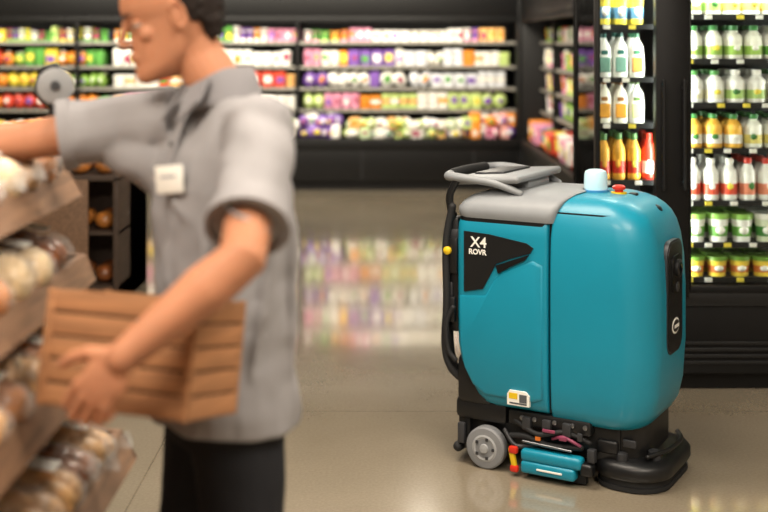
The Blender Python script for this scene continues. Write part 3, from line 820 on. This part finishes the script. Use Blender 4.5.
        for (cp, cq, cn, ln) in thumb:
            p = p+(P*cp+Q*cq+N*cn).normalized()*ln*k; pts.append(p)
        q.tube(pts, [.0155*k, .0120*k, .0105*k, .0085*k], SKIN, seg=10)
    th = math.radians(12)
    dL = V((-.94, .34, 0)).normalized(); dW0 = V((.34, .94, 0)).normalized()
    dW = dW0*math.cos(th)-Z*math.sin(th); dZ = Z*math.cos(th)+dW0*math.sin(th)
    w = .195; ln = .325; hgt = .216
    mid_pt = V((-.347, 2.185, 1.056))
    A = mid_pt-dZ*hgt/2
    q = MB()
    q.tube([LS_+d*.3, LS_+d*.6, LE, LE.lerp(LW, .3), LE.lerp(LW, .7), LW], [.050, .048, .044, .0465, .036, .029], SKIN, seg=18)
    nF = -dW
    hand(q, LW, dL*.62-dZ*.80-nF*.10, dL*.80+Z*.55, nF, [(18, 62, 30), (20, 60, 28), (20, 62, 30), (22, 62, 30)],
         [(.55, .8, -.12, .040), (.8, .55, -.10, .032), (.9, .35, -.10, .026)], 1.1)
    ob = q.build('left_arm', e); remesh(ob, .0033, 3, .5)
    q = MB()
    q.tube([RS_+d2*.3, RS_+d2*.6, RE, RE.lerp(RW, .3), RE.lerp(RW, .7), RW], [.050, .049, .043, .045, .035, .028], SKIN, seg=18)
    hand(q, RW, V((-.95, -.15, -.25)), V((0, -1, 0)), V((-.25, 0, 1)), [(15, 25, 18), (18, 28, 20), (20, 30, 20), (24, 32, 22)],
         [(.6, .75, -.3, .040), (.85, .4, -.3, .032), (.9, .2, -.35, .026)], 1.05)
    ob = q.build('right_arm', e); remesh(ob, .0035, 3, .5)
    # ---- head
    HF = V((-.94, -.24, -.25)).normalized()
    HS = Z.cross(HF).normalized(); HU = HF.cross(HS).normalized()
    HC = V((-.464, 2.60, 1.688)); K = 1.07
    bs = (HF, HS, HU)
    def Hh(f, s, u): return HC+(HF*f+HS*s+HU*u)*K
    q = MB()
    def el(f, s, u, a, b, c, m=SKIN): q.ell(Hh(f, s, u), (a*K, b*K, c*K), m, basis=bs, nu=24, nv=16)
    def sec(u, fb, ff, w, n=2.2, N=36, pw=1.0):
        c = (fb+ff)/2; h = (ff-fb)/2; r = []
        for k in range(N):
            t = 2*math.pi*k/N; cc = math.cos(t); ss = math.sin(t)
            x = h*math.copysign(abs(cc)**(2/n), cc)
            taper = 1-0.22*pw*max(0, cc)**1.5
            r.append(Hh(c+x, w*taper*math.copysign(abs(ss)**(2/n), ss), u))
        return r
    secs = [(-.118, .030, .078, .016), (-.114, .012, .090, .030), (-.104, -.004, .095, .040), (-.090, -.022, .093, .048), (-.075, -.045, .088, .054), (-.060, -.065, .089, .058),
            (-.045, -.080, .088, .061), (-.028, -.090, .086, .064), (-.010, -.098, .083, .067), (.005, -.104, .082, .069), (.020, -.108, .090, .071), (.034, -.110, .093, .0725), (.05, -.110, .091, .0735),
            (.07, -.106, .085, .072), (.088, -.095, .072, .065), (.102, -.078, .052, .052), (.112, -.055, .028, .034), (.117, -.032, .005, .015)]
    q.rings([sec(*a) for a in secs], SKIN)
    q.tube([Hh(.084, 0, .016), Hh(.096, 0, -.006), Hh(.106, 0, -.025), Hh(.101, 0, -.035)], [.0070*K, .0075*K, .0085*K, .006*K], SKIN, seg=12, sub=3)
    el(.095, .010, -.032, .009, .0058, .0058); el(.095, -.010, -.032, .009, .0058, .0058)
    el(.080, 0, -.062, .015, .025, .019); el(.079, 0, -.101, .017, .019, .013)
    for sg in (-1, 1):
        el(.046, sg*.038, -.020, .026, .017, .018)
        q.ell(Hh(-.010, sg*.070, -.002), (.014*K, .008*K, .027*K), SKIN, basis=bs)
        pts = [Hh(-.010+.015*math.cos(t), sg*(.078-.003*math.cos(t)), .002+.026*math.sin(t)) for t in [math.radians(a) for a in (30, 70, 110, 150, 190, 230, 265)]]
        q.tube(pts, [.0030, .0038, .004, .004, .004, .0045, .005], SKIN, seg=8, sub=3)
    q.tube([Hh(-.030, 0, -.02), Hh(-.035, 0, -.09), B(.0, 0, 1.52), B(-.005, 0, 1.46)], [.056, .057, .061, .068], SKIN, seg=20)
    ob = q.build('head', e); remesh(ob, .0030, 4, .5)
    q = MB()
    LIP = mat('lips', '#9a5c4c', .6)
    el(.0925, 0, -.0575, .0058, .0190, .0036, LIP); el(.0912, 0, -.0648, .0062, .0160, .0043, LIP)
    for sg in (-1, 1):
        el(.0670, sg*.030, .002, .0125, .0135, .0085, mat('eye_white', '#aaa199', .4))
        el(.0768, sg*.030, -.001, .0034, .0056, .0058, mat('iris_brown', '#2c1a10', .3))
        el(.0672, sg*.030, .0068, .0130, .0155, .0064); el(.0655, sg*.030, -.0060, .0125, .0145, .0038)
        q.tube([Hh(.0795, sg*.020, .0016), Hh(.0803, sg*.030, .0018), Hh(.0735, sg*.042, .0006)], [.0010, .0013, .0010], HAIR, seg=6, sub=3)
        q.tube([Hh(.0885, sg*.013, .0215), Hh(.0870, sg*.030, .0255), Hh(.074, sg*.048, .0225)], [.0025, .0030, .0018], HAIR, seg=8, sub=4)
    q.build('face_features', e)
    q = MB()
    q.rings([sec(a[0], a[1], a[2], a[3], 2.2, 36, .8) for a in ((-.060, -.092, -.052, .050), (-.045, -.100, -.042, .058), (-.022, -.108, -.032, .067), (-.016, -.110, .006, .0690), (.002, -.114, .016, .0730), (.016, -.116, .024, .0755), (.028, -.118, .034, .0768), (.038, -.119, .048, .0775), (.048, -.120, .062, .078), (.062, -.119, .082, .078), (.078, -.116, .088, .0765), (.095, -.108, .088, .071), (.112, -.092, .074, .060), (.125, -.066, .046, .042), (.130, -.045, .015, .022))], HAIR)
    ob = q.build('hair', e); remesh(ob, .0032, 3, .5, .004, .012)
    # ---- carried crate
    c = empty('slatted_crate')
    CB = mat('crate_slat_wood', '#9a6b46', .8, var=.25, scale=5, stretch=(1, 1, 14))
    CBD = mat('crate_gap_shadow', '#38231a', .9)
    Mx = Matrix.Translation(A) @ Matrix((dL, dW, dZ)).transposed().to_4x4()
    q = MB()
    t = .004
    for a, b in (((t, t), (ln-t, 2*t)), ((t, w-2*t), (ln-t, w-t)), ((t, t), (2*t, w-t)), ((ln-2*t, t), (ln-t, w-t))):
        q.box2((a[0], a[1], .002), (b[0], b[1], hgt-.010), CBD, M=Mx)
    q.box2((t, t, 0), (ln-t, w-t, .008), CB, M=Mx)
    nS = 5; hh = hgt/nS
    for k in range(nS):
        z0 = k*hh+.0024; z1 = (k+1)*hh-.0024
        for a, b in (((0, 0), (ln, .0065)), ((0, w-.0065), (ln, w)), ((0, 0), (.0065, w)), ((ln-.0065, 0), (ln, w))):
            q.box2((a[0], a[1], z0), (b[0], b[1], z1), CB, .0014, M=Mx)
    for x in (.0, ln-.016):
        for y in (-.004, w-.004): q.box2((x, y, 0), (x+.016, y+.008, hgt), CB, .001, M=Mx)
    q.build('crate_body', c)
    g = MB()
    for i in range(4):
        for j in range(2):
            g.ell((.046+i*.077, .055+j*.085, .125), (.040, .040, .045), random.choice([BR1, BR2, BR3]), M=Mx, nu=14, nv=8)
            g.ell((.046+i*.077, .055+j*.085, .052), (.040, .040, .044), random.choice([BR1, BR2, BR3]), M=Mx, nu=14, nv=8)
    g.build('bread_rolls_in_crate', c)
man()

# ------------------------------------------------------------ ceiling lights
TR = mat('light_diffuser', '#fffaf0', .5, emit=2.0, var=0)
def ceil_light(x, y, sx, sy, p, col='#fff0dd'):
    e = empty('ceiling_light')
    q = MB()
    q.box2((x-sx/2-.04, y-sy/2-.04, H-.06), (x+sx/2+.04, y+sy/2+.04, H), GREYD, .01)
    q.box2((x-sx/2, y-sy/2, H-.07), (x+sx/2, y+sy/2, H-.055), TR)
    q.build('fixture', e)
    area('lamp', (x, y, H-.09), (x, y+.001, 0), sx, sy, p, col, e)
ceil_light(-1.3, .8, 1.8, 1.2, 140)
ceil_light(1.4, 1.6, 1.6, 1.6, 130)
ceil_light(-.3, 4.0, 1.6, 1.2, 105)
ceil_light(-.6, 7.6, 2.4, .6, 25)
def case_fill_lamp(a, b, target, p):  # invented hanging lamp with housing, added out of view to brighten the open cases
    e = empty('added_case_fill_lamp')
    a = V(a); b = V(b); c = (a+b)/2; L = (b-a).length
    q = MB()
    q.tube([a, b], .05, BLKM, seg=10)
    for t in (.15, .5, .85):
        p0 = a.lerp(b, t); q.tube([p0, V((p0.x, p0.y, H))], .008, BLKM, ends=False)
    q.build('housing', e)
    dirv = (V(target)-c).normalized()
    area('lamp', c+dirv*.06, target, L, .12, p, '#fff4e0', e)
case_fill_lamp((-4.6, 11.1, 2.9), (1.2, 11.1, 2.9), (-1.7, 13.3, 1.15), 280)
case_fill_lamp((.3, 10.7, 2.9), (.3, 7.3, 2.9), (1.8, 9.0, 1.15), 90)
area('produce_canopy_lamp', (-1.8, 13.2, 1.862), (-1.8, 13.35, 1.0), 6.3, .05, 22, '#fff4e0')

w = bpy.data.worlds.new('world'); sc.world = w; w.use_nodes = True
w.node_tree.nodes['Background'].inputs[0].default_value = (.5, .5, .52, 1); w.node_tree.nodes['Background'].inputs[1].default_value = .3

# ------------------------------------------------------------ camera
cd = bpy.data.cameras.new('camera'); cam = bpy.data.objects.new('camera', cd); sc.collection.objects.link(cam)
cam.location = (0, 0, 1.64); cam.rotation_euler = (math.pi/2, 0, 0)
cd.sensor_width = 36; cd.lens = 1200/768*36; cd.shift_y = -(256-40)/768
cd.dof.use_dof = True; cd.dof.focus_distance = 4.45; cd.dof.aperture_fstop = 1.6
sc.camera = cam
